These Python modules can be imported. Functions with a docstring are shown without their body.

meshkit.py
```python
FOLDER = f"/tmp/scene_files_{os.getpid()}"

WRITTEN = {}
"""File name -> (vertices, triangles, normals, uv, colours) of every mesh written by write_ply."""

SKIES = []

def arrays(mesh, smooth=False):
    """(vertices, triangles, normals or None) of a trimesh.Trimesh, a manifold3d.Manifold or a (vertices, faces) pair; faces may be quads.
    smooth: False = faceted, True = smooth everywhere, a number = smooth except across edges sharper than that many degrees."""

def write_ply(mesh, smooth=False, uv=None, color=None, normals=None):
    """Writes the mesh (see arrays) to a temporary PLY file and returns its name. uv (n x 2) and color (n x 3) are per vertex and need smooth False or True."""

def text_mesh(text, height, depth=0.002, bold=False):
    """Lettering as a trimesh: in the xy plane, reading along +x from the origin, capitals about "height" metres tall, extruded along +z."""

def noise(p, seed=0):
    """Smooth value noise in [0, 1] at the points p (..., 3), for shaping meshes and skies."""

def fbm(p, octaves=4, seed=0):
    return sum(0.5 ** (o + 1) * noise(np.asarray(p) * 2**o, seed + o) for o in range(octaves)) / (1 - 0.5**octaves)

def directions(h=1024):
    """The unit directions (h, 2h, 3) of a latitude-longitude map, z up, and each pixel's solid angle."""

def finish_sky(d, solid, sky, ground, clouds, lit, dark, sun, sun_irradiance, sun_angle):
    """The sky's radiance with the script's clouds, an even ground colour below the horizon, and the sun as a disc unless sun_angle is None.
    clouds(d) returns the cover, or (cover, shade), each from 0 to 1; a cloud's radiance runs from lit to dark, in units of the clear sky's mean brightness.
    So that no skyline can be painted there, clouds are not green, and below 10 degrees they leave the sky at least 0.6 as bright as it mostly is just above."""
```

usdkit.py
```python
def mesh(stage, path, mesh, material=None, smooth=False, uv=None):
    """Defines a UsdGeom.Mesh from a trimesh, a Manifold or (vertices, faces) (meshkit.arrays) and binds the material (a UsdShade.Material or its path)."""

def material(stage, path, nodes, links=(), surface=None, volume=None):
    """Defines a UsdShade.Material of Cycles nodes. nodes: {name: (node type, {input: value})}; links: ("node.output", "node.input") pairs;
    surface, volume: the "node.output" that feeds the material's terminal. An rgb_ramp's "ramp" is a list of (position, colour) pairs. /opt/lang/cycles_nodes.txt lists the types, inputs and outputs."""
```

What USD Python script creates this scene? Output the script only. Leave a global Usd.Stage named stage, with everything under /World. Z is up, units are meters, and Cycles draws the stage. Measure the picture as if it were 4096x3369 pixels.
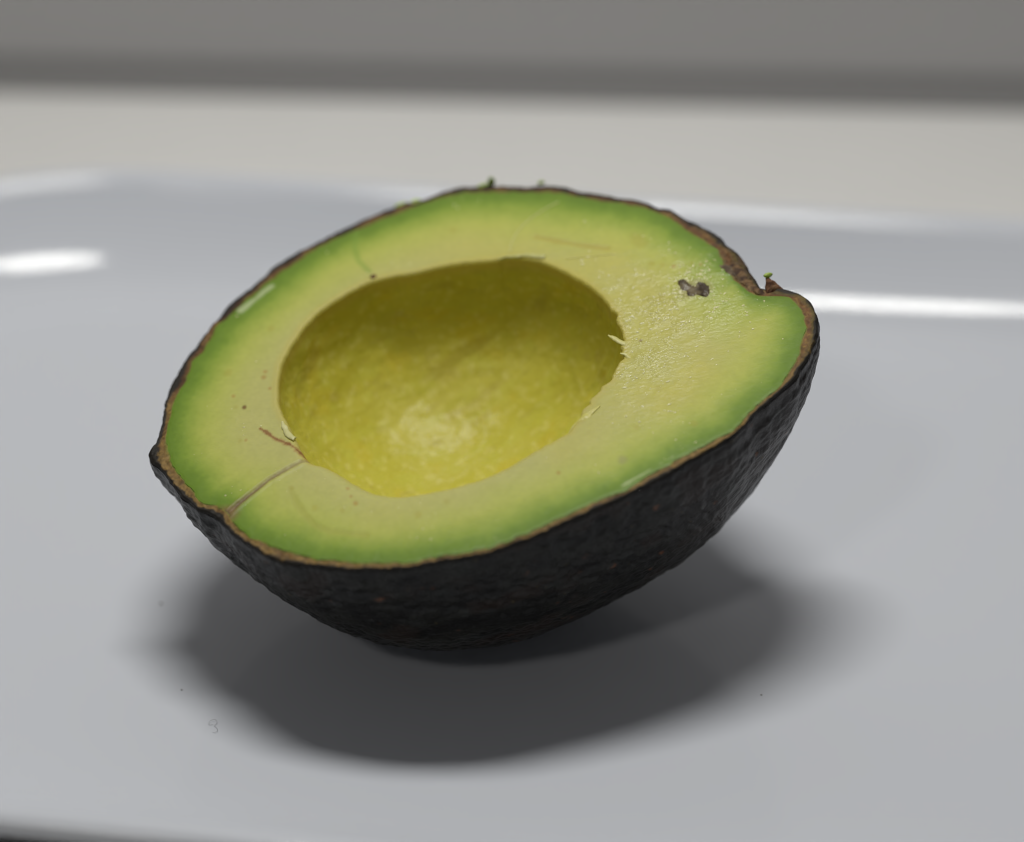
import math, numpy as np, trimesh, usdkit, meshkit
from pxr import Usd, UsdGeom, UsdLux, UsdShade, Gf, Sdf, Vt

KEY, FILL, AMB = 36.0, 27.0, 0.034
LAMP, LAMPW, LAMPH = (-0.010, 0.042, 0.50), 0.210, 0.080
PLATE, PSB, PSL, PW, LIFT, BOW, BOWX = ((.0165, .0232), .1540, .0933, .053, .062), .020, 1.5, .0200, 0.15, .0150, 0.0
LIFTMM = 0.0
PITDEPTH = 21.5
BLOTCH = (-4.0, -22.0, -33.0)

stage = Usd.Stage.CreateInMemory()
UsdGeom.SetStageUpAxis(stage, UsdGeom.Tokens.z)
UsdGeom.SetStageMetersPerUnit(stage, 1.0)
world = UsdGeom.Xform.Define(stage, '/World')
stage.SetDefaultPrim(world.GetPrim())
UsdGeom.Scope.Define(stage, '/World/Looks')
RNG = np.random.default_rng(7)

# ------------------------------------------------------------------ camera
cam = UsdGeom.Camera.Define(stage, '/World/camera')
cam.AddTranslateOp().Set(Gf.Vec3d(0.006145, -0.314002, 0.232186))
cam.AddRotateXOp().Set(58.0)
cam.CreateFocalLengthAttr(55.0)
cam.CreateHorizontalApertureAttr(22.3)
cam.CreateVerticalApertureAttr(22.3 * 842 / 1024)
cam.CreateFStopAttr(4.2)
cam.CreateFocusDistanceAttr(0.366)
cam.CreateClippingRangeAttr(Gf.Vec2f(0.01, 20))
cam.CreateExposureAttr(0.0)

# ------------------------------------------------------------------ light
def rect_lamp(name, pos, aim, w, h, radiance, colour):
    l = UsdLux.RectLight.Define(stage, '/World/' + name)
    m = Gf.Matrix4d().SetLookAt(Gf.Vec3d(*pos), Gf.Vec3d(*aim), Gf.Vec3d(0, 1, 0)).GetInverse()
    l.AddTransformOp().Set(m)
    l.CreateWidthAttr(w); l.CreateHeightAttr(h)
    l.CreateIntensityAttr(radiance); l.CreateColorAttr(Gf.Vec3f(*colour))
    return l
disk = UsdLux.DiskLight.Define(stage, '/World/overhead_lamp')
disk.AddTranslateOp().Set(Gf.Vec3d(*LAMP)); disk.AddScaleOp().Set(Gf.Vec3f(LAMPW, LAMPH, 1))
disk.CreateRadiusAttr(0.5); disk.CreateIntensityAttr(KEY); disk.CreateColorAttr(Gf.Vec3f(1.0, 0.985, 0.94))
rect_lamp('ceiling_lamp', (-0.80, -1.34, 1.54), (0, 0, 0.02), 0.18, 0.18, FILL, (1.0, 0.96, 0.9))
dome = UsdLux.DomeLight.Define(stage, '/World/room_light')
usdkit.material(stage, '/World/Looks/room', {'b': ('background_shader', {'color': (1.0, 0.985, 0.97), 'strength': AMB})}, surface='b.background')
UsdShade.MaterialBindingAPI.Apply(dome.GetPrim()).Bind(UsdShade.Material.Get(stage, '/World/Looks/room'))

# ------------------------------------------------------------------ helpers
used = {}
def numbered(path):
    k = used.get(path, -1) + 1; used[path] = k
    return path if k == 0 else '%s_%03d' % (path, k)
def tag(p, label=None, cat=None, group=None, kind=None):
    for k, v in (('label', label), ('category', cat), ('group', group), ('kind', kind)):
        if v: p.SetCustomDataByKey(k, v)
    return p
def obj(name, mesh, mat, parent='/World', smooth=True, tint=None, extra=None):
    m = usdkit.mesh(stage, numbered(str(parent) + '/' + name), mesh, '/World/Looks/' + mat, smooth=smooth)
    api = UsdGeom.PrimvarsAPI(m)
    if tint is not None:
        api.CreatePrimvar('tint', Sdf.ValueTypeNames.Color3fArray, 'vertex').Set(Vt.Vec3fArray.FromNumpy(np.asarray(tint, np.float32)))
    if extra is not None:
        api.CreatePrimvar('wet', Sdf.ValueTypeNames.FloatArray, 'vertex').Set(Vt.FloatArray.FromNumpy(np.asarray(extra, np.float32)))
    return m.GetPrim()
def thing(name, label, cat, group=None, loc=(0, 0, 0), kind=None):
    x = UsdGeom.Xform.Define(stage, numbered('/World/' + name))
    x.AddTranslateOp().Set(Gf.Vec3d(*loc))
    return tag(x.GetPrim(), label, cat, group, kind)
def mat(name, nodes, links=(), surface='p.BSDF'):
    usdkit.material(stage, '/World/Looks/' + name, nodes, links, surface=surface)
def grid_faces(rows, cols, closed=True):
    c = cols if closed else cols - 1
    i, j = np.meshgrid(np.arange(rows - 1), np.arange(c), indexing='ij')
    a = i * cols + j; b = i * cols + (j + 1) % cols
    return np.stack([a, b, b + cols, a + cols], -1).reshape(-1, 4)
def quads(f): return np.vstack([f[:, [0, 1, 2]], f[:, [0, 2, 3]]])
def sstep(x, a, b):
    t = np.clip((np.asarray(x, float) - a) / (b - a), 0, 1); return t * t * (3 - 2 * t)
def lerp(a, b, t): return np.asarray(a) * (1 - t[..., None]) + np.asarray(b) * t[..., None]
noise, fbm = meshkit.noise, meshkit.fbm
def snoise(p, seed=0): return noise(p, seed) * 2 - 1
def blob(n=3, amp=.25, freq=2.0, seed=0, scale=(1, 1, 1)):
    s = trimesh.creation.icosphere(n); v = np.array(s.vertices)
    v *= (1 + amp * (fbm(v * freq + 11.3 * seed, 3, seed) - .5) * 2)[:, None]
    return v * np.asarray(scale), np.array(s.faces)
def tube(path, r, k=7):
    p = np.asarray(path, float); r = np.broadcast_to(r, len(p))
    t = np.gradient(p, axis=0); t /= np.linalg.norm(t, axis=1)[:, None]
    ref = np.array([.3, .2, .93]); a = np.cross(t, ref); a /= np.linalg.norm(a, axis=1)[:, None]; b = np.cross(t, a)
    an = np.arange(k) * 2 * np.pi / k
    v = p[:, None] + r[:, None, None] * (np.cos(an)[None, :, None] * a[:, None] + np.sin(an)[None, :, None] * b[:, None])
    v = v.reshape(-1, 3); f = quads(grid_faces(len(p), k)); n = len(v)
    v = np.vstack([v, p[0], p[-1]])
    caps = [[n, (j + 1) % k, j] for j in range(k)] + [[n + 1, n - k + j, n - k + (j + 1) % k] for j in range(k)]
    return v, np.vstack([f, caps])
def spline(pts, n):
    from scipy.interpolate import CubicSpline
    p = np.asarray(pts, float); d = np.r_[0, np.cumsum(np.linalg.norm(np.diff(p, axis=0), axis=1))]
    return CubicSpline(d, p)(np.linspace(0, d[-1], n))

# ------------------------------------------------------------------ materials
P = 'principled_bsdf'
mat('glazed_plate', {
    'g': ('geometry', {}), 'n': ('noise_texture', {'scale': 35, 'detail': 2}), 'bp': ('bump', {'strength': 0.05, 'distance': 0.0008}),
    'p': (P, {'base_color': (0.645, 0.67, 0.725), 'roughness': 0.6, 'specular_ior_level': 0.0}),
    'gl': ('glossy_bsdf', {'color': (1, 1, 1), 'roughness': 0.10}), 'm': ('mix_closure', {'fac': 0.024})},
    [('g.position', 'n.vector'), ('n.fac', 'bp.height'), ('bp.normal', 'p.normal'), ('bp.normal', 'gl.normal'),
     ('p.BSDF', 'm.closure1'), ('gl.BSDF', 'm.closure2')], surface='m.closure')
mat('white_counter', {
    'g': ('geometry', {}), 'n': ('noise_texture', {'scale': 60, 'detail': 4}),
    'r': ('rgb_ramp', {'ramp': [(0, (.80, .795, .78)), (1, (.83, .825, .81))]}),
    'p': (P, {'roughness': 0.35})}, [('g.position', 'n.vector'), ('n.fac', 'r.fac'), ('r.color', 'p.base_color')])
mat('wall_paint', {
    'g': ('geometry', {}), 'n': ('noise_texture', {'scale': 12, 'detail': 3}),
    'r': ('rgb_ramp', {'ramp': [(0, (.455, .45, .455)), (1, (.485, .48, .485))]}),
    'p': (P, {'roughness': 0.5})}, [('g.position', 'n.vector'), ('n.fac', 'r.fac'), ('r.color', 'p.base_color')])
mat('dark_shade', {'p': (P, {'base_color': (.23, .227, .227), 'roughness': .7})})  # dark tone painted in for the soft shade at the wall foot
def fruit(name, rough, spec, bump_scale, bump_mm, sss=0.0, wet=False, sssr=(0.9, 1.0, 0.25), stretch=(1, 1, 1)):
    nodes = {'a': ('attribute', {'attribute': 'tint'}), 'g': ('geometry', {}),
             'n': ('noise_texture', {'scale': bump_scale, 'detail': 3, 'roughness': .6}),
             'v': ('noise_texture', {'scale': bump_scale * .33, 'detail': 2}),
             'mx': ('math', {'math_type': 'add'}),
             'bp': ('bump', {'strength': 1.0, 'distance': bump_mm * .001}),
             'p': (P, {'roughness': rough, 'specular_ior_level': spec, 'subsurface_weight': sss, 'subsurface_scale': 0.0016, 'subsurface_radius': sssr})}
    nodes['st'] = ('vector_math', {'math_type': 'multiply', 'vector2': stretch})
    links = [('g.position', 'st.vector1'), ('st.vector', 'n.vector'), ('g.position', 'v.vector'), ('n.fac', 'mx.value1'), ('v.fac', 'mx.value2'),
             ('mx.value', 'bp.height'), ('bp.normal', 'p.normal'), ('a.color', 'p.base_color')]
    if wet:
        nodes['w'] = ('attribute', {'attribute': 'wet'})
        nodes['wm'] = ('math', {'math_type': 'multiply'})
        nodes['rr'] = ('rgb_ramp', {'ramp': [(0, (rough,) * 3), (1, (.16,) * 3)]})
        nodes['sr'] = ('rgb_ramp', {'ramp': [(0, (spec,) * 3), (1, (.6,) * 3)]})
        links += [('w.fac', 'wm.value1'), ('mx.value', 'wm.value2'), ('w.fac', 'rr.fac'), ('rr.color', 'p.roughness'),
                  ('w.fac', 'sr.fac'), ('sr.color', 'p.specular_ior_level')]
        links = [l for l in links if l != ('mx.value', 'bp.height')] + [('wm.value', 'bp.height')]
    mat(name, nodes, links)
fruit('flesh', .48, .22, 2600, .32, sss=.2, wet=True, stretch=(.45, .8, 1))
fruit('pit_wall', .36, .24, 900, .14, sss=.2)
fruit('peel_rim', .6, .3, 1800, .15)
fruit('peel_skin', .36, .25, 1100, .25)
fruit('wet_bruise', .22, .5, 1400, .25)
fruit('shred', .4, .35, 1500, .06)
fruit('dry_scar', .7, .3, 1600, .3)
mat('bead', {'p': (P, {'base_color': (.80, .77, .42), 'roughness': .18, 'specular_ior_level': .9})})
mat('water', {'p': (P, {'base_color': (1, 1, 1), 'roughness': .03, 'transmission_weight': 1.0, 'ior': 1.33})})
mat('lint', {'p': (P, {'base_color': (.38, .39, .39), 'roughness': .7})})
mat('crumb_dark', {'p': (P, {'base_color': (.22, .21, .19), 'roughness': .7})})

# ------------------------------------------------------------------ the setting
def box_mesh(x0, x1, y0, y1, z0, z1, r=0.0):
    b = trimesh.creation.box((x1 - x0, y1 - y0, z1 - z0)); b.apply_translation(((x0 + x1) / 2, (y0 + y1) / 2, (z0 + z1) / 2)); return b
YAW = -2.7
def slab(y0, y1, z0, z1):    # turned slab, its back parallel to the wall
    b = box_mesh(-.8, .8, y0, y1, z0, z1); b.apply_transform(trimesh.transformations.rotation_matrix(math.radians(YAW), (0, 0, 1))); return b
ZC = -0.0085
tag(obj('countertop', slab(-.75, .2123, ZC - .03, ZC), 'white_counter', smooth=False), 'plain off-white countertop under the plate, its back edge at the grey wall', 'countertop', kind='structure')
tag(obj('wall', slab(.2125, .25, ZC - .03, .55), 'wall_paint', smooth=False), 'plain grey wall rising behind the countertop', 'wall', kind='structure')
def bead_mesh():              # added hollow-faced dark bead, painted shade for the corner, .8 m to each side
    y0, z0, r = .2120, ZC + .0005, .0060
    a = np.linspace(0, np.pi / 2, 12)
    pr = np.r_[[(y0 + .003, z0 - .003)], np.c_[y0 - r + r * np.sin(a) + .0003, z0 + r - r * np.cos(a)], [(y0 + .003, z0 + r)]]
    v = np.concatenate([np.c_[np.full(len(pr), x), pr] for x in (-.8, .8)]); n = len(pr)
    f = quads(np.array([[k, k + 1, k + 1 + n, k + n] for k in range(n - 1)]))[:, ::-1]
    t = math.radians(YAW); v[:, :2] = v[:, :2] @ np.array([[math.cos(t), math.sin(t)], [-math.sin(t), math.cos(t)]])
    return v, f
tag(obj('shade_bead', bead_mesh(), 'dark_shade'), 'added dark grey bead standing in for the shade along the foot of the wall behind the countertop', 'painted_shade', kind='structure')

# outlines of the cut face in millimetres: outer skin, edge of the flesh, edge of the pit hollow
OUT=[(-48.7,7.2),(-46.9,10.2),(-45.9,13.6),(-44.5,18.7),(-42.0,24.0),(-40.2,26.3),(-37.9,29.3),(-35.0,32.7),(-32.2,35.9),(-29.3,37.6),(-26.4,40.0),(-25.5,40.9),(-22.8,42.4),(-19.5,43.5),(-15.1,45.0),(-10.6,46.5),(-8.4,47.1),(-5.1,47.8),(-1.9,48.0),(-0.5,47.7),(2.3,48.0),(5.6,48.4),(8.1,47.9),(12.2,46.5),(15.9,44.8),(19.5,43.8),(21.4,42.9),(23.9,40.6),(26.3,39.1),(28.9,37.0),(32.1,34.8),(34.4,32.1),(36.3,30.8),(38.0,28.2),(40.3,25.2),(41.7,22.7),(42.5,20.2),(43.5,17.9),(43.8,16.0),(44.1,14.1),(44.3,11.2),(44.6,8.8),(45.0,8.2),(45.6,8.6),(46.6,8.8),(47.8,8.1),(49.0,6.9),(50.0,5.5),(50.6,3.9),(50.8,1.7),(50.7,-0.2),(50.3,-2.0),(49.3,-3.9),(48.1,-5.7),(47.2,-7.0),(45.9,-8.5),(44.6,-10.5),(43.4,-11.4),(41.6,-12.4),(39.3,-14.0),(37.0,-15.3),(34.7,-17.1),(32.4,-18.6),(29.2,-19.9),(27.1,-20.7),(24.7,-21.5),(21.6,-22.6),(18.6,-23.5),(16.0,-24.4),(14.1,-24.8),(10.2,-25.7),(6.3,-26.5),(1.4,-27.5),(-2.3,-27.8),(-5.1,-28.2),(-10.0,-27.6),(-13.6,-27.4),(-18.9,-26.1),(-22.4,-25.1),(-25.0,-24.0),(-27.6,-22.5),(-31.1,-20.8),(-33.6,-18.9),(-35.2,-17.0),(-37.1,-14.6),(-38.7,-12.2),(-39.0,-11.1),(-40.7,-8.1),(-42.6,-6.2),(-44.4,-3.0),(-45.6,-0.2),(-46.6,2.5),(-47.3,4.3),(-48.4,5.6)]
FLESH=[(-45.5,8.2),(-44.7,12.5),(-42.8,18.1),(-40.9,21.2),(-39.9,23.8),(-37.6,26.5),(-35.1,30.7),(-32.6,32.5),(-30.3,34.6),(-26.6,37.3),(-24.3,38.9),(-20.9,40.7),(-16.4,43.1),(-12.1,44.0),(-8.8,44.8),(-4.4,45.9),(0.4,46.5),(3.2,46.9),(7.1,46.4),(10.7,45.2),(16.5,42.7),(20.4,41.3),(24.0,38.4),(28.5,35.4),(32.1,32.8),(34.5,30.1),(36.0,27.9),(37.3,25.3),(39.1,22.1),(40.5,19.4),(40.7,17.2),(40.6,14.8),(41.3,12.1),(42.0,10.1),(42.6,8.6),(43.6,7.5),(44.7,6.9),(45.6,7.4),(46.8,7.2),(47.9,5.8),(48.5,3.5),(48.8,1.0),(48.3,-1.7),(47.0,-4.3),(45.1,-7.5),(43.5,-9.6),(41.9,-11.4),(39.5,-13.0),(37.3,-14.3),(33.7,-17.3),(30.5,-18.5),(27.4,-19.5),(24.4,-20.4),(20.4,-21.8),(16.2,-23.5),(13.3,-23.9),(7.5,-25.1),(1.6,-26.6),(-4.0,-27.4),(-9.8,-26.8),(-14.4,-26.5),(-20.5,-24.7),(-25.7,-22.3),(-30.8,-18.9),(-34.1,-15.9),(-36.6,-13.2),(-38.0,-10.7),(-38.4,-8.8),(-39.7,-6.7),(-41.9,-5.3),(-43.0,-2.0),(-44.4,0.8),(-45.4,4.2),(-45.5,6.7)]
PIT=[(-28.1,13.4),(-26.9,18.4),(-24.5,22.6),(-20.6,27.2),(-16.0,29.9),(-10.9,31.6),(-8.0,31.6),(-3.3,31.1),(2.1,30.8),(7.0,29.6),(11.2,28.8),(14.7,26.4),(18.6,21.5),(20.8,18.1),(22.4,13.6),(23.1,9.4),(22.9,6.1),(22.1,3.5),(22.0,2.0),(20.7,0.7),(19.2,-1.6),(16.8,-3.5),(14.1,-6.4),(11.2,-9.5),(9.4,-10.2),(5.2,-11.6),(-0.1,-13.5),(-5.7,-14.0),(-9.8,-13.7),(-13.8,-12.8),(-16.8,-11.2),(-19.6,-8.1),(-21.9,-5.1),(-23.9,-3.3),(-25.7,-2.0),(-26.8,2.0),(-27.6,6.3),(-28.4,10.2)]

# ------------------------------------------------------------------ plate
E1, E2 = np.array([.9925, -.1219]), np.array([.1219, .9925])
PC, PA, PB, PR, PRL = PLATE          # centre along E1/E2, half length, half depth, rim corner radius
def plate_outline(n_arc=28, n_side=40):
    """Arc centres, outward normals and corner radii round the rim; the corners on one end are rounder."""
    out, nor, rad = [], [], []
    cs = [(np.array([sx * (PA - r), sy * (PB - r)]), r) for sx, sy, r in ((1, 1, PR), (-1, 1, PRL), (-1, -1, PRL), (1, -1, PR))]
    for k, (c, r) in enumerate(cs):
        a = np.radians(90 * k) + np.linspace(0, np.pi / 2, n_arc)
        for t in a: out.append(c); nor.append((math.cos(t), math.sin(t))); rad.append(r)
        c2, r2 = cs[(k + 1) % 4]; n = np.array([math.cos(a[-1]), math.sin(a[-1])])
        for s in np.linspace(0, 1, n_side + 2)[1:-1]: out.append(c + r * n + (c2 + r2 * n - c - r * n) * s - n * PR); nor.append(tuple(n)); rad.append(PR)
    return np.array(out), np.array(nor), np.array(rad)
def plate_mesh():
    c, nr, rad = plate_outline()
    WB = PW + .0042; LR = .0017
    prof = []                                               # (inset from the rim, height)
    for i in np.linspace(.062, .0455, 3): prof.append((i, -.0045))
    prof += [(.0452, -.0082), (.0448, -.0085), (.0418, -.0085), (.0414, -.0082), (.040, -.0045)]
    def up(s): return s * s / (2 * SB) * SL if s < SB else SB * SL / 2 + (s - SB) * SL
    SB, SL, W = PSB, PSL, PW
    for s in np.linspace(0, W - .001, 18): prof.append((WB - s + .0005, up(s) - .0040))
    for t in np.linspace(-.35 * np.pi, .81 * np.pi, 18):    # the rounded lip
        prof.append((LR - LR * math.cos(t) + (.0008 if t > np.pi / 2 else 0), up(W - .0002) - .56 * LR + LR * math.sin(t)))
    for s in np.linspace(W - .0004, 0, 60): prof.append((WB - s, up(s)))
    for i in (WB + .002, .032, .050, .070): prof.append((i, 0.0))
    rows = []
    u_ = (c[:, 0] - BOWX) / (PA - PR); g = np.where(u_ > 0, 1.0, .25) * np.clip(np.abs(u_), 0, 1.2) ** 2            # the wall is broader towards the ends
    for ins0, z in prof:
        ins = ins0 + BOW * g * np.clip(ins0, 0, WB) / WB * (1 if z >= 0 else 0)
        rmax = ins.max(); r = (rad - ins)[:, None]
        p = c + nr * r if ins0 < WB + .0025 or z < 0 else rim_ring * (1 - (ins0 - WB - .002) / .06)
        if z >= 0 and abs(ins0 - WB - .002) < 1e-6: rim_ring = p     # from here on the flat floor shrinks to the middle
        rows.append(np.c_[p, np.full(len(p), z)])
    v = np.concatenate(rows); n = len(c); f = quads(grid_faces(len(rows), n))
    m0, m1 = len(v), len(v) + 1
    v = np.vstack([v, [rows[0][:, 0].mean(), rows[0][:, 1].mean(), -.0045], [0, 0, 0]])
    L = (len(rows) - 1) * n
    f = np.vstack([f, [[m0, (j + 1) % n, j] for j in range(n)], [[m1, L + j, L + (j + 1) % n] for j in range(n)]])
    # the rim lifts a little towards the corners
    cn = np.exp(-np.hypot(PA - np.abs(v[:, 0]), PB - np.abs(v[:, 1])) / .030)
    v[:, 2] = np.where(v[:, 2] > 0, v[:, 2] * (1 + LIFT * cn), v[:, 2])
    v[:, 1] *= np.where(v[:, 1] < 0, 1 + .25 * np.clip(v[:, 0] + PA - .02, 0, .3), 1)   # the near side swells a little
    a, b = v[:, 0] + PC[0], v[:, 1] + PC[1]
    xy = a[:, None] * E1 + b[:, None] * E2
    return np.c_[xy, v[:, 2]], f
tag(obj('plate', plate_mesh(), 'glazed_plate'), 'large white glazed rectangular plate with raised rounded rim under the avocado', 'plate')

# ------------------------------------------------------------------ avocado half
AX = np.array([[0.96805, 0.15601, 0.19629], [-0.19653, 0.95826, 0.20762], [-0.15571, -0.23957, 0.95831]])
CEN = np.array([1.41, -3.36, 40.98 + LIFTMM])               # middle of the cut face, mm above the point it rests on
def to_world(p): return (np.asarray(p, float) @ AX + CEN) * .001
PITC = np.array([-2.5, 9.0])
NA = 1400
ang = np.linspace(-np.pi, np.pi, NA, endpoint=False)
def polar(pts, c):
    d = np.asarray(pts, float) - c; a = np.arctan2(d[:, 1], d[:, 0]); r = np.hypot(*d.T)
    i0 = int(np.argmax(a)) ; a, r = np.roll(a, -i0), np.roll(r, -i0)          # points run clockwise: the angle falls
    ka, kr = [a[0]], [r[0]]
    for x, y in zip(a[1:], r[1:]):
        if x < ka[-1] - 1e-4: ka.append(x); kr.append(y)
    ka, kr = np.array(ka[::-1]), np.array(kr[::-1])
    ka3, kr3 = np.r_[ka - 2 * np.pi, ka, ka + 2 * np.pi], np.tile(kr, 3)
    from scipy.interpolate import PchipInterpolator
    return PchipInterpolator(ka3, kr3)(ang)
def circ_smooth(r, sig_deg):
    from scipy.ndimage import gaussian_filter1d
    return gaussian_filter1d(r, sig_deg / 360 * NA, mode='wrap')
DIR = np.c_[np.cos(ang), np.sin(ang)]
R_out, R_fl, R_pit = polar(OUT, PITC), polar(FLESH, PITC), polar(PIT, PITC)
wig = np.c_[np.cos(ang), np.sin(ang), np.zeros(NA)]
R_out = circ_smooth(R_out, .5) + .18 * snoise(wig * 22, 3) + .10 * snoise(wig * 60, 4)
R_fl = circ_smooth(R_fl, .5) + .20 * snoise(wig * 26, 5) + .12 * snoise(wig * 70, 6)
R_fl = np.minimum(R_fl, R_out - .35)
jag = sstep(np.abs(ang + .35), .75, .25)                    # torn edge on the stem side of the pit hollow
R_pit = circ_smooth(R_pit, .8) + (.08 + .22 * jag) * snoise(wig * 22, 8) + (.03 + .09 * jag) * snoise(wig * 60, 9)
C_out, C_fl, C_pit = (PITC + DIR * r[:, None] for r in (R_out, R_fl, R_pit))

# depth of the rounded edge of the hollow, larger at the lower left lip
lip = .55 + 2.2 * np.exp(-((ang + 2.35) / .42) ** 2) + .9 * np.exp(-((ang + 1.6) / .6) ** 2)
lip *= 1 - .5 * jag

def seg_dist(p, line):
    p = np.asarray(p, float); line = np.asarray(line, float); best = np.full(len(p), 1e9); along = np.zeros(len(p))
    L = np.r_[0, np.cumsum(np.linalg.norm(np.diff(line, axis=0), axis=1))]
    for k, (a, b) in enumerate(zip(line[:-1], line[1:])):
        d = b - a; t = np.clip(((p - a) @ d) / (d @ d), 0, 1); q = np.linalg.norm(p - a - t[:, None] * d, axis=1)
        along = np.where(q < best, (L[k] + t * (L[k + 1] - L[k])) / L[-1], along); best = np.minimum(best, q)
    return best, along
VEIN = [(-38.9, -9.2), (-38.3, -8.6), (-36.7, -7.4), (-34.8, -6.1), (-31.8, -4.2), (-29.6, -3.3), (-27.1, -2.4), (-25.0, -1.8)]
VEIN2 = [(-24.9, -2.4), (-25.8, -1.6), (-27.0, 0.2), (-28.0, 1.7), (-29.9, 3.6), (-31.0, 5.4), (-31.7, 6.4)]
GCURVE = [(-11.2, 45), (-11.5, 43.5), (-12.2, 40.2), (-12.1, 37.0), (-10.9, 34.0)]
STREAK = [(15.2, 32.2), (18.0, 30.2), (21.6, 27.6), (25.0, 25.6)]
ARC = [(-29.2, -7.3), (-28.6, -10.3), (-27.7, -13.2), (-26.5, -15.4), (-24.9, -17.0), (-20, -19.5)]
SPOTS = [((30.5, 12.1), .8, 0), ((31.4, 10.7), .8, 0), ((25.3, -6.0), .7, 0), ((34.4, .7), .4, 0), ((25.2, 4.4), .32, 2), ((30.6, 19.9), .5, 0),
         ((32.1, 19.0), .5, 0), ((33.6, 18.1), .45, 1), ((17.2, -17.8), 1.0, 3), ((28.4, -14.4), .6, 0), ((8.1, -17.1), .35, 1), ((-29.9, 16.8), .5, 1),
         ((-29.5, 17.9), .4, 1), ((-34.8, 14.5), .42, 1), ((-33.5, 11.5), .40, 2), ((-34.7, 12.0), .55, 0), ((-34.9, 4.9), .5, 0), ((-34.1, 4.7), .42, 1),
         ((-34.9, 19.6), .8, 0), ((-29.3, 14.1), .3, 1), ((-27.4, 26.9), .6, 0), ((-21.1, -9.8), .45, 1), ((-20.9, -11.5), .4, 1), ((-20.5, -13.0), .5, 1),
         ((-28.9, -7.0), .6, 0), ((-26.2, -11.9), .8, 0), ((-22.5, -13.8), .5, 0), ((-8.0, -17.1), .7, 0), ((-12.2, -18.2), .7, 0), ((29.9, 25.6), 1.6, 0),
         ((37.5, 17.0), .4, 1), ((36.3, 17.8), .4, 0), ((3.3, 38.6), .6, 0), ((20.5, -12.5), .5, 0)]
OLIVE, RUST, DARKB, GREY = (np.array(x) for x in ((.42, .36, .05), (.42, .22, .05), (.16, .065, .02), (.32, .28, .14)))

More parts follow.
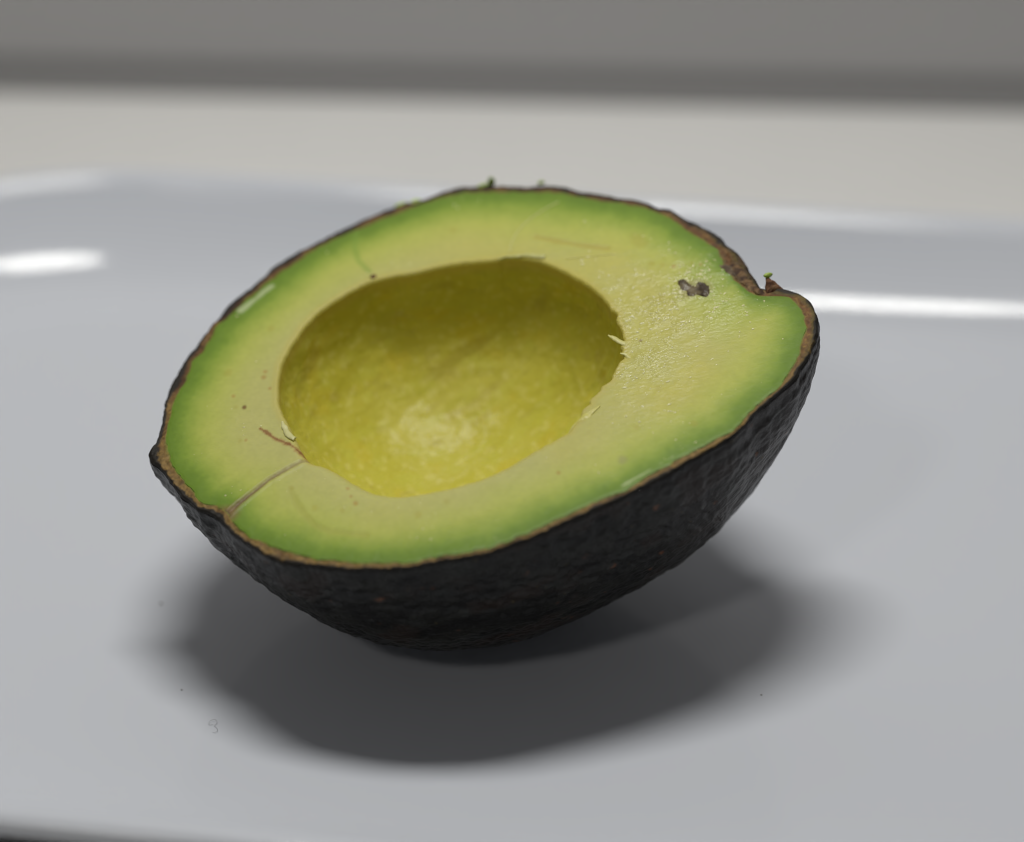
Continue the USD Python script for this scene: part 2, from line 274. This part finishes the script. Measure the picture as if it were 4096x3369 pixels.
def face_colour(p, de, dp):
    """Colour of the cut flesh in mm coordinates; de, dp: distance to the peel and to the hollow."""
    q = np.c_[p, np.zeros(len(p))]
    n1, n2, n3 = fbm(q * .11, 3, 21), fbm(q * .45, 3, 22), fbm(q * 1.6, 2, 23)
    fib = fbm(np.c_[p[:, 0] * .10, p[:, 1] * 1.1, np.zeros(len(p))], 3, 24)
    cream, yellow = np.array([.525, .512, .172]), np.array([.555, .522, .118])
    mid, green, deep = np.array([.475, .520, .100]), np.array([.225, .345, .036]), np.array([.125, .235, .018])
    right = sstep(p[:, 0] + .25 * p[:, 1], 0, 24)
    c = lerp(cream, yellow, np.clip(right * .75 + (n1 - .5) * 1.1 + (fib - .5) * .5 * right, 0, 1))
    # no green at the stem scar above the notch
    gate = 1 - .92 * np.exp(-(((p[:, 0] - 42.5) / 4.2) ** 2 + ((p[:, 1] - 12.0) / 6.5) ** 2))
    w = de * (1 + .35 * (n1 - .5)) + .8 * (n2 - .5) + .35 * (n3 - .5)
    w = w / np.clip(gate, .05, 1) * (1.0 - .12 * sstep(p[:, 1], 15, 40))
    c = lerp(c, mid, .95 * sstep(w, 12.5, 4.4))
    c = lerp(c, green, .90 * sstep(w, 7.0, 1.6))
    c = lerp(c, deep, .75 * sstep(w, 3.4, .5))
    c = c * (.955 + .09 * n3 + .05 * (n2 - .5))[:, None]
    c = lerp(c, np.array([.60, .50, .10]), .55 * sstep(dp, 1.6, .1))
    d, a = seg_dist(p, VEIN); d = d + .25 * (n3 - .5)
    c = lerp(c, np.array([.38, .30, .15]), .8 * sstep(d, 1.1 - .6 * a, .12) * (1 - .55 * a)); c = lerp(c, np.array([.15, .085, .035]), sstep(d, .45, .1) * np.clip(.95 - .75 * a, 0, 1))
    dv = np.hypot((p[:, 0] + 38.9) * .8, p[:, 1] + 8.9) + .8 * (n2 - .5)
    c = lerp(c, np.array([.26, .17, .065]), .8 * sstep(dv, 2.3, 1.0)); c = lerp(c, np.array([.11, .08, .03]), .8 * sstep(dv, 1.2, .3))
    d, a = seg_dist(p, VEIN2); d = d + .5 * (n3 - .5)
    c = lerp(c, np.array([.40, .22, .07]), .75 * sstep(d, .8 - .4 * a, .1)); c = lerp(c, np.array([.22, .085, .025]), sstep(d + .25 * (n2 - .5), .28, .02) * (.9 - .3 * a))
    d, _ = seg_dist(p, GCURVE); c = lerp(c, np.array([.22, .36, .05]), .5 * sstep(d, .7, .15))
    d, a = seg_dist(p, STREAK); c = lerp(c, np.array([.46, .37, .075]), .55 * sstep(d + .7 * (n2 - .5), .8, .1))
    d, _ = seg_dist(p, ARC); c = lerp(c, np.array([.40, .40, .08]), .42 * sstep(d, .9, .15))
    d = np.hypot((p[:, 0] - 35.4) / 1.35, p[:, 1] - 12.2) + .9 * (n2 - .5)
    c = lerp(c, np.array([.36, .31, .10]), .55 * sstep(d, 2.3, 1.4))
    for (x, y), r, k in SPOTS:
        d = np.hypot(p[:, 0] - x, (p[:, 1] - y) * .8) + r * 1.1 * (n2 - .5)
        c = lerp(c, (OLIVE, RUST, DARKB, GREY)[k], (.36, .55, .85, .42)[k] * sstep(d, r * 1.15, r * .25))
    for (x0, y0, x1, y1), wd in (((-31.5, 32.6, -26.0, 36.4), .55), ((16, -22.6, 24, -19.6), .35)):   # pale scraped places
        d, a = seg_dist(p, [(x0, y0), (x1, y1)])
        c = lerp(c, np.array([.62, .70, .38]), .62 * sstep(d + 1.1 * (n2 - .5), wd, .05))
    return np.clip(c, .005, .9)

def wetness(p):
    q = np.c_[p, np.zeros(len(p))]
    r = np.exp(-(((p[:, 0] - 31) / 11) ** 2 + ((p[:, 1] - 11) / 9) ** 2)) + .55 * np.exp(-(((p[:, 0] - 24) / 6) ** 2 + ((p[:, 1] + 2) / 9) ** 2))
    return np.clip(r * (.35 + .75 * sstep(fbm(q * .35, 3, 31), .2, .75)) + .05 * sstep(fbm(q * .3, 2, 32), .5, .7) + .10, 0, 1)

def relief(p, wet):
    q = np.c_[p, np.zeros(len(p))]
    z = .05 * (fbm(q * .25, 3, 41) - .5) + .02 * (fbm(q * 1.2, 2, 42) - .5)
    lines = fbm(np.c_[p[:, 0] * .12 + .2 * p[:, 1] * .12, p[:, 1] * 1.5 - .20 * p[:, 0], np.zeros(len(p))], 3, 43)
    z += wet * (.07 * (lines - .5) + .025 * (fbm(q * 1.1, 2, 44) - .5))
    d, a = seg_dist(p, VEIN); z -= .22 * sstep(d, .5, .05) * (1 - .8 * a); z += .10 * sstep(d, 1.2, .5) * sstep(d, .3, .6)
    d, _ = seg_dist(p, ARC); z -= .05 * sstep(d, .8, .1)
    d, _ = seg_dist(p, STREAK); z -= .10 * sstep(d, .8, .1)
    d = np.hypot((p[:, 0] - 35.2), (p[:, 1] - 12.4) * 1.3); z -= .30 * sstep(d, 2.4, .6)
    return z

av = thing('avocado_half', 'halved ripe avocado with empty pit hollow and black pebbly peel', 'avocado')
AV = str(av.GetPath())

# cut flesh
rows_t = np.r_[np.linspace(0, .06, 9)[:-1], np.linspace(.06, .94, 88), np.linspace(.94, 1, 9)[1:]]
NR = len(rows_t)
p = (C_pit[None] * (1 - rows_t)[:, None, None] + C_fl[None] * rows_t[:, None, None]).reshape(-1, 2)
from scipy.spatial import cKDTree
de = cKDTree(C_fl).query(p)[0]; dp = cKDTree(C_pit).query(p)[0]
wet = wetness(p)
rr = np.tile(lip, NR)
z = relief(p, wet) * sstep(dp, 0, .8) - np.where(dp < rr, rr - np.sqrt(np.clip(rr ** 2 - (rr - np.minimum(dp, rr)) ** 2, 0, None)), 0) - .05 * sstep(de, .5, 0)
f = quads(grid_faces(NR, NA))[:, ::-1]
fl = obj('flesh', (to_world(np.c_[p, z]), f), 'flesh', AV, tint=face_colour(p, de, dp), extra=wet)
face_tree, face_z, p_face = cKDTree(p), z, p[(dp > 1.2) & (de > .8)]
def on_face(xy, lift=0.0):
    xy = np.atleast_2d(np.asarray(xy, float)); d, i = face_tree.query(xy)
    return np.c_[xy, face_z[i] + lift]

# pit hollow
NT = 200
t = np.linspace(0, np.pi / 2, NT)
PD = PITDEPTH
rs, zs = np.cos(t) ** (2 / 2.15), np.sin(t) ** (2 / 2.15)
cp = PITC + np.array([-.3, .5])
p2 = cp + (C_pit - cp)[None] * rs[:, None, None]
zz = -lip[None] * (1 - zs)[:, None] * 1.0 - PD * zs[:, None] * np.ones(NA)[None]
q = np.concatenate([p2, zz[..., None]], -1).reshape(-1, 3)
fade = np.repeat(sstep(t, 0, .12), NA)
e = np.array([[.9, .3, .3], [-.3, .95, .1], [-.2, -.1, .97]])
qa = q @ e.T
bump = 1.0 * (fbm(qa * np.array([.10, .15, .13]), 3, 51) - .5) + .42 * (fbm(qa * np.array([.34, .5, .45]), 3, 52) - .5) + .12 * (fbm(qa * 1.2, 2, 53) - .5)
rid = 1 - np.abs(snoise(qa * np.array([.09, .34, .25]), 54)); bump += .05 * sstep(rid, .6, 1)
nrm = -(q - np.array([*cp, 0])); nrm /= np.linalg.norm(nrm, axis=1)[:, None] + 1e-9
q = q + nrm * (bump * fade * .85)[:, None]
n1, n2, n3 = fbm(qa * .10, 3, 61), fbm(qa * np.array([.25, .5, .4]), 3, 62), fbm(qa * 1.1, 3, 63)
c = lerp(np.array([.54, .495, .055]), np.array([.60, .555, .095]), np.clip((n1 - .3) * 2, 0, 1))
c = lerp(c, np.array([.56, .54, .075]), .7 * sstep(n2, .45, .7))
c = lerp(c, np.array([.62, .50, .045]), .4 * sstep(fbm(qa * .28, 3, 64), .55, .72))
c = lerp(c, np.array([.72, .67, .20]), .5 * sstep(n3, .55, .75))
c = lerp(c, np.array([.42, .34, .07]), .4 * sstep(fbm(qa * np.array([.12, .35, .3]), 3, 65), .58, .75))
c = lerp(c, np.array([.60, .50, .10]), np.repeat(sstep(t, .10, 0), NA))
f = quads(grid_faces(NT, NA))
obj('pit_hollow', (to_world(q), f), 'pit_wall', AV, tint=c, extra=None)

# peel: cut rim and outer skin
NK = 14
k = np.linspace(0, 1, NK)
p = C_fl[None] * (1 - k)[:, None, None] + C_out[None] * k[:, None, None]
wd = (R_out - R_fl)
aa = np.broadcast_to(ang, (NK, NA)); kk = np.broadcast_to(k[:, None], (NK, NA))
q = np.concatenate([p, np.zeros((NK, NA, 1))], -1).reshape(-1, 3)
na, nb = fbm(q * .5, 3, 71), fbm(q * 1.8, 3, 72)
notch = np.exp(-((ang - .12) / .11) ** 2)
z = (-.12 - .10 * np.sin(np.pi * kk)).ravel() + .16 * (nb - .5) + np.tile(notch, NK) * .9 * (nb - .45) * np.sin(np.pi * kk).ravel()
z = z - (.55 * sstep(kk, .8, 1) ** 2).ravel() + (.22 * (fbm(q * .9, 2, 75) - .5))
q[:, 2] = z
top = sstep(np.sin(ang), -.1, .5)
kr = kk.ravel(); nl = np.tile(fbm(wig * 7, 3, 73), NK); ns = np.tile(sstep(np.exp(-((ang - .02) / .40) ** 2), .15, .8), NK)
br = lerp(np.array([.23, .145, .045]), np.array([.115, .050, .019]), np.clip(np.tile(top, NK) * .85 + 1.3 * (na - .5), 0, 1))
br = lerp(br, np.array([.15, .068, .024]), ns * .9)
br = lerp(br, np.array([.30, .19, .05]), .6 * sstep(nb, .56, .74) * (1 - .6 * np.tile(top, NK)))
br = lerp(br, np.array([.055, .024, .012]), .8 * sstep(na, .56, .74) * np.tile(.35 + .65 * top, NK))
br = lerp(br, np.array([.10, .085, .018]), .7 * ns * sstep(kr + .5 * (na - .5), .35, .65))
br = br * (.25 + 1.5 * fbm(q * 2.2, 2, 74))[:, None]
br = lerp(br, np.array([.24, .32, .05]), .6 * sstep(kr, .16, 0))
dk = np.tile(.50 - .08 * top, NK) + .6 * (nl - .5) + .06 * ns
br = lerp(br, np.array([.016, .013, .009]), sstep(kr + .42 * (na - .5) + .35 * (nb - .5) - dk, 0, .22))
br = lerp(br, np.array([.105, .062, .030]), np.tile(notch, NK) * .7 * sstep(nb, .4, .6))
f = quads(grid_faces(NK, NA))[:, ::-1]
obj('peel_rim', (to_world(q), f), 'peel_rim', AV, tint=np.clip(br, .004, 1))

NS = 330
t = np.linspace(0, 1, NS) ** 1.12 * np.pi / 2
DC = np.array([0., 0.])
d0 = C_out - DC; th = np.arctan2(d0[:, 1], d0[:, 0])
R0 = np.hypot(*d0.T)
order_r = np.interp(ang, np.sort(th), R0[np.argsort(th)], period=2 * np.pi)
sm = np.interp(th, ang, circ_smooth(order_r, 9), period=2 * np.pi)
crease = sstep(t, .03, .55)[:, None]
Rt = R0[None] * (1 - crease) + sm[None] * crease
ex = 2.03524 + .07730 * np.cos(th) - .03195 * np.sin(th)
rs = np.cos(t)[:, None] ** (2 / ex[None])
q = np.stack([DC[0] + rs * Rt * np.cos(th), DC[1] + rs * Rt * np.sin(th), np.broadcast_to(-41.365 * np.sin(t)[:, None], (NS, NA))], -1).reshape(-1, 3)
nrm = q / np.array([50., 38., 41.4]) ** 2; nrm /= np.linalg.norm(nrm, axis=1)[:, None]
fade = np.repeat(.25 + .75 * sstep(t, 0, .06), NA)
stem = sstep(q[:, 0], 14, 44)
qs = q * np.array([.10, .40, .40])
warp = np.stack([snoise(q * .12, 85 + i) for i in range(3)], -1)
cell = noise(q * .34 + warp * .6, 81); cell2 = noise(q * .72 + warp * .5, 82)
bump = .9 * (cell - .5) + .75 * (cell2 - .5) + .45 * (noise(q * 1.15 + warp * .4, 88) - .5) + .16 * (fbm(q * 2.4, 2, 83) - .5)
ph = np.arctan2(q[:, 2], q[:, 1] - 2.0)                         # wrinkles run from the stem end along the fruit
mer = np.stack([np.cos(ph) * 7, np.sin(ph) * 7, q[:, 0] * .055], -1) + warp * .22
wr = .65 * (1 - np.abs(snoise(mer, 84))) + .35 * (1 - np.abs(snoise(mer * 2.3, 87)))
bump = bump * (1 - .45 * stem) * .8 + (.12 + .88 * stem) * .95 * (wr - .55) + 1.0 * (fbm(q * .07, 2, 86) - .5)
flat = sstep(-(q @ AX[:, 2]), 36, 41)                          # the bumps die out where it rests
q = q + nrm * (bump * fade * (1 - flat) * .56)[:, None]
q[:NA, 2] = np.minimum(q[:NA, 2], -.6); q[:NA, :2] = C_out
q[:, 2] -= np.repeat(.65 * sstep(t, .3, 0), NA)
lumps = sstep(cell + .25 * (cell2 - .5), .35, .75)
c = lerp(np.array([.0034, .0031, .0022]), np.array([.0115, .0112, .0082]), lumps)  # pebbly skin tone, with its grey sheen and dark pits put into the colour
c = lerp(c, np.array([.030, .026, .024]), .55 * stem * sstep(wr, .55, .85))
c = lerp(c, np.array([.020, .0135, .0125]), .6 * stem)
c = lerp(c, np.array([.028, .030, .026]), .5 * sstep(fbm(q * .22, 3, 91), .56, .74))
ln = noise(q * .55, 92); ln2 = noise(q * 1.4, 93)
c = lerp(c, np.array([.020, .011, .007]), .7 * sstep(fbm(q * .16, 3, 95), .52, .66))
c = lerp(c, np.array([.16, .060, .022]), .75 * sstep(ln, .86, .95) * sstep(ln2, .45, .6))
c = lerp(c, np.array([.11, .085, .03]), .5 * sstep(noise(q * .8, 94), .925, .97))
c = lerp(c, np.array([.15, .05, .035]), .75 * sstep(np.linalg.norm(q - np.array(BLOTCH), axis=1) + 1.0 * (ln2 - .5), 1.5, .6) * sstep(ln2, .35, .6))
sk = to_world(q); low = sk[:, 2].min(); pass
f = quads(grid_faces(NS, NA))[:, ::-1]
obj('peel', (sk, f), 'peel_skin', AV, tint=c)
skin_tree = cKDTree(q)

# brown tissue at the stem, the stub of the stem, the bruise
def strip_blob(path, widths, heights, seed, amp=.35, n=60, m=14):
    s = spline(path, n); w = np.interp(np.linspace(0, 1, n), np.linspace(0, 1, len(widths)), widths); h = np.interp(np.linspace(0, 1, n), np.linspace(0, 1, len(heights)), heights)
    tn = np.gradient(s[:, :2], axis=0); tn /= np.linalg.norm(tn, axis=1)[:, None]; nr = np.c_[-tn[:, 1], tn[:, 0]]
    a = np.linspace(0, np.pi * 2, m, endpoint=False)
    xy = s[:, None, :2] + nr[:, None] * (w[:, None] * np.cos(a))[..., None]
    zz = s[:, None, 2] + h[:, None] * np.sin(a)
    v = np.concatenate([xy, zz[..., None]], -1).reshape(-1, 3)
    v = v + amp * np.stack([fbm(v * 1.3, 3, seed + i) - .5 for i in range(3)], -1)
    f = quads(grid_faces(n, m)); N = len(v)
    v = np.vstack([v, v[:m].mean(0), v[-m:].mean(0)])
    f = np.vstack([f, [[N, (j + 1) % m, j] for j in range(m)], [[N + 1, N - m + j, N - m + (j + 1) % m] for j in range(m)]])
    return v, outward(v - v.mean(0), f)
def outward(v, f):
    a, b_, c_ = (v[f[:, k]] for k in range(3)); vol = np.einsum('ij,ij->i', a, np.cross(b_, c_)).sum()
    return f if vol > 0 else f[:, ::-1]
def mottled(v, a, b, freq, seed, c3=None):
    c = lerp(np.array(a), np.array(b), sstep(fbm(v * freq, 3, seed), .35, .65))
    if c3 is not None: c = lerp(c, np.array(c3), .8 * sstep(fbm(v * freq * .7, 3, seed + 1), .55, .7))
    return c
v, f = strip_blob([(40.9, 15.6, -.35), (41.9, 14.6, -.25), (42.6, 12.3, -.3), (43.1, 10.2, -.3), (43.9, 8.6, -.3), (45.0, 7.6, -.4)], [.35, 1.0, .95, .7, .75, .35], [.2, .42, .45, .40, .40, .25], 101, amp=.75)
obj('stem_scar', (to_world(v), f), 'dry_scar', AV, tint=mottled(v, (.055, .030, .018), (.20, .12, .055), 1.1, 105, (.32, .22, .11)))
v, f = strip_blob([(40.2, 15.9, -.15), (41.0, 14.8, -.1), (41.6, 13.4, -.12), (42.0, 12.6, -.15)], [.3, .85, .7, .25], [.1, .22, .22, .1], 111, amp=.5)
obj('stem_scar', (to_world(v), f), 'dry_scar', AV, tint=mottled(v, (.10, .07, .045), (.21, .155, .095), 1.2, 115))
v, f = strip_blob([(46.4, 7.4, -1.8), (46.2, 8.1, -.6), (45.95, 8.8, .35), (45.8, 9.4, 1.1)], [1.9, 1.55, .95, .32], [1.1, 1.0, .7, .3], 121, amp=.5)
obj('stem_stub', (to_world(v), f), 'dry_scar', AV, tint=mottled(v, (.07, .028, .015), (.20, .095, .05), 1.2, 125, (.28, .17, .09)))
v, f = blob(3, .25, 2.2, 5, (.72, .34, .42)); v = v @ np.array([[.94, -.2, .27], [.2, .97, 0], [-.27, 0, .96]]).T
obj('flesh_crumb', (to_world(v + (46.0, 9.6, 1.42)), f), 'shred', AV, tint=mottled(v, (.38, .52, .10), (.5, .6, .16), 1.0, 126))
def patch(poly, top, seed, wob=.35, step=.11):
    """A lumpy raised patch lying on the cut face, its outline given in mm."""
    from shapely import Polygon, points, contains
    from scipy.spatial import Delaunay
    pg = Polygon(poly).buffer(.12); x0, y0, x1, y1 = pg.bounds
    g = np.stack(np.meshgrid(np.arange(x0 - .5, x1 + .5, step), np.arange(y0 - .5, y1 + .5, step)), -1).reshape(-1, 2)
    w = g + wob * np.stack([fbm(np.c_[g * 1.1, g[:, 0] * 0 + k], 3, seed + k) - .5 for k in range(2)], -1) * 2
    ins = contains(pg, points(w)); g, w = g[ins], w[ins]
    ed = np.array([pg.exterior.distance(q) for q in points(w)])
    t = Delaunay(g).simplices; a = g[t]; L = max(np.linalg.norm(a[:, 0] - a[:, 1], axis=1).min(), step) * 1.6
    t = t[np.max(np.linalg.norm(a - np.roll(a, 1, axis=1), axis=2), axis=1) < L]
    cr = np.cross(g[t[:, 1]] - g[t[:, 0]], g[t[:, 2]] - g[t[:, 0]]); t[cr < 0] = t[cr < 0][:, ::-1]
    z = on_face(g)[:, 2] - .05 + top * (1 - np.exp(-ed / .25)) + .55 * top * (fbm(np.c_[g * 1.0, g[:, 0] * 0], 3, seed + 5) - .3) * sstep(ed, 0, .3)
    return np.c_[g, z], t
v, f = patch([(33.2, 14.0), (33.6, 14.7), (34.3, 14.7), (34.8, 13.7), (35.5, 13.0), (36.2, 13.4), (37.0, 13.0), (37.5, 12.0), (37.3, 10.6), (36.6, 9.8), (35.9, 10.2), (35.3, 11.2), (34.7, 10.8), (34.0, 11.2), (34.1, 12.4), (33.4, 13.0)], .26, 131, wob=.24)
obj('bruise', (to_world(v), f), 'wet_bruise', AV, tint=mottled(v, (.05, .032, .016), (.12, .088, .042), .9, 135, (.17, .13, .062)))
v, f = blob(3, .3, 2.5, 9, (.50, .42, .16)); v = on_face([(-10.5, 32.6)], .02) + v
obj('dark_speck', (to_world(v), f), 'dry_scar', AV, tint=mottled(v, (.10, .04, .018), (.17, .075, .03), 1.5, 136))

# pale opaque beads added on the cut face to give its glints
def beads(n, seed):
    g = np.random.default_rng(seed); base = trimesh.creation.icosphere(1); bv, bf = np.array(base.vertices), np.array(base.faces)
    cand = p_face[g.integers(0, len(p_face), n * 24)]
    keep = ((wetness(cand) - .13) * 1.1 + .004 > g.random(len(cand))) & (fbm(np.c_[cand * .5, cand[:, 0] * 0], 2, seed) > .40)
    cand = cand[keep][:n] + g.normal(0, .1, (min(n, keep.sum()), 2))
    pos = on_face(cand, -.015); V, F = [], []
    for k, c in enumerate(pos):
        r = .045 + .13 * g.random() ** 3; a = g.normal(.15, .35); s = 1 + 1.6 * g.random() ** 2
        v = bv * (r * s, r, r * .75); ca, sa = math.cos(a), math.sin(a)
        V.append(np.c_[v[:, 0] * ca - v[:, 1] * sa, v[:, 0] * sa + v[:, 1] * ca, v[:, 2]] + c); F.append(bf + k * len(bv))
    return np.concatenate(V), np.concatenate(F)
v, f = beads(1150, 301)
o = obj('glint_bead', (to_world(v), f), 'bead', AV); tag(o, kind='stuff')

# shreds and flaps of flesh along the edge of the hollow
def leaf(path, w, th, seed, mat_='shred', col=((.70, .66, .30), (.80, .77, .48)), name='flesh_shred'):
    v, f = strip_blob(path, w, th, seed, amp=.30, n=40, m=12)
    obj(name, (to_world(v), f), mat_, AV, tint=mottled(v, *col, 1.0, seed + 3))
leaf([(23.2, 4.2, -.25), (22.4, 4.9, .05), (21.5, 5.9, .35), (20.9, 6.6, .55)], [.5, .42, .42, .16], [.25, .2, .18, .08], 141, col=((.62, .58, .19), (.66, .63, .26)))
leaf([(-28.4, 6.6, -.05), (-28.2, 4.9, .02), (-27.8, 3.3, .08), (-27.1, 2.4, .10)], [.16, .42, .50, .40], [.1, .26, .28, .2], 151, col=((.62, .60, .26), (.68, .66, .33)))
leaf([(10.4, -10.1, -1.0), (12.4, -9.0, -.45), (14.4, -7.7, -.08), (16.6, -6.5, .0)], [.25, .62, .55, .12], [.22, .26, .22, .08], 161, col=((.60, .56, .14), (.66, .62, .22)))
leaf([(8.6, 29.6, -.15), (11.2, 29.2, -.06), (13.6, 28.2, .0), (15.6, 27.1, .05)], [.12, .32, .42, .50], [.1, .2, .22, .26], 171, col=((.52, .51, .17), (.56, .55, .22)))
leaf([(22.9, 1.2, -.25), (22.4, 2.2, .1), (21.7, 2.5, .3)], [.4, .35, .12], [.25, .22, .1], 176, col=((.62, .58, .18), (.70, .68, .30)))
v, f = tube(to_world(on_face(spline([(20.3, 38.8), (16.7, 37.4), (14.0, 35.6), (11.8, 33.0), (10.7, 30.3)], 40), .02)), .00008, 6)
obj('pale_fibre', (v, f), 'shred', AV, tint=np.tile([[.66, .66, .30]], (len(v), 1)))
v, f = tube(to_world(on_face(spline([(18.5, 25.6), (21.5, 24.9), (26.0, 23.9)], 30), .02)), .00006, 6)
obj('pale_fibre', (v, f), 'shred', AV, tint=np.tile([[.66, .62, .24]], (len(v), 1)))
# scraps of green flesh stuck on the far edge of the peel, drops along the near edge
for n_, ((x, y, zc), sc, s) in enumerate((((11.2, 47.2, .5), (.55, .4, .95), 201), ((9.9, 47.4, .0), (1.2, .4, .30), 202), ((18.6, 44.4, .15), (.55, .35, .35), 203), ((-1.2, 47.7, .0), (.9, .4, .28), 204), ((-3.5, 47.9, -.1), (1.1, .4, .25), 205))):
    v, f = blob(2, .45, 2.2, s, sc)
    obj('flesh_crumb', (to_world(v + (x, y, zc - .25)), f), 'shred', AV, tint=mottled(v, (.22, .33, .04), (.42, .54, .11), 1.2, s))
for x, y, s in ((24.9, -21.9, .30), (22.2, -22.6, .26), (18.3, -23.9, .26), (14.4, -25.1, .22), (9.5, -26.2, .24)):
    i = np.argmin(np.hypot(C_out[:, 0] - x, C_out[:, 1] - y))
    b = trimesh.creation.icosphere(2); v = np.array(b.vertices) * s
    obj('water_drop', (to_world(v + (*(C_out[i] * 1.002), -.75)), np.array(b.faces)), 'water', AV)

# ------------------------------------------------------------------ bits lying on the plate
LN = np.array([(-.5, .6, .06), (-1.0, .4, .2), (-.9, 1.1, .3), (-.1, 1.3, .3), (.1, .7, .2), (-.2, .3, .1), (.3, -.5, .2), (.2, -1.3, .2), (-.3, -1.2, .1)])
v, f = tube(spline(LN * .001 + (-.0369, -.0264, 0), 60), .000022, 6)
tag(obj('lint_fibre', (v, f), 'lint'), 'tiny curled lint fibre on the plate at lower left, in front of the avocado shadow', 'lint')
for (x, y), r, lab in (((-.0484, .0039), .00022, 'tiny dark speck on the plate left of the avocado, at the shadow edge'),
                       ((-.0428, -.0177), .00015, 'tiny faint speck on the plate between the lint fibre and the shadow'),
                       ((.0430, -.0189), .00015, 'tiny pale grey speck on the plate at lower right, beyond the shadow')):
    v, f = blob(2, .3, 2, 5, (1, .8, .5)); o = tag(obj('crumb_speck', (v * r + (x, y, r * .4), f), 'crumb_dark'), lab, 'speck')
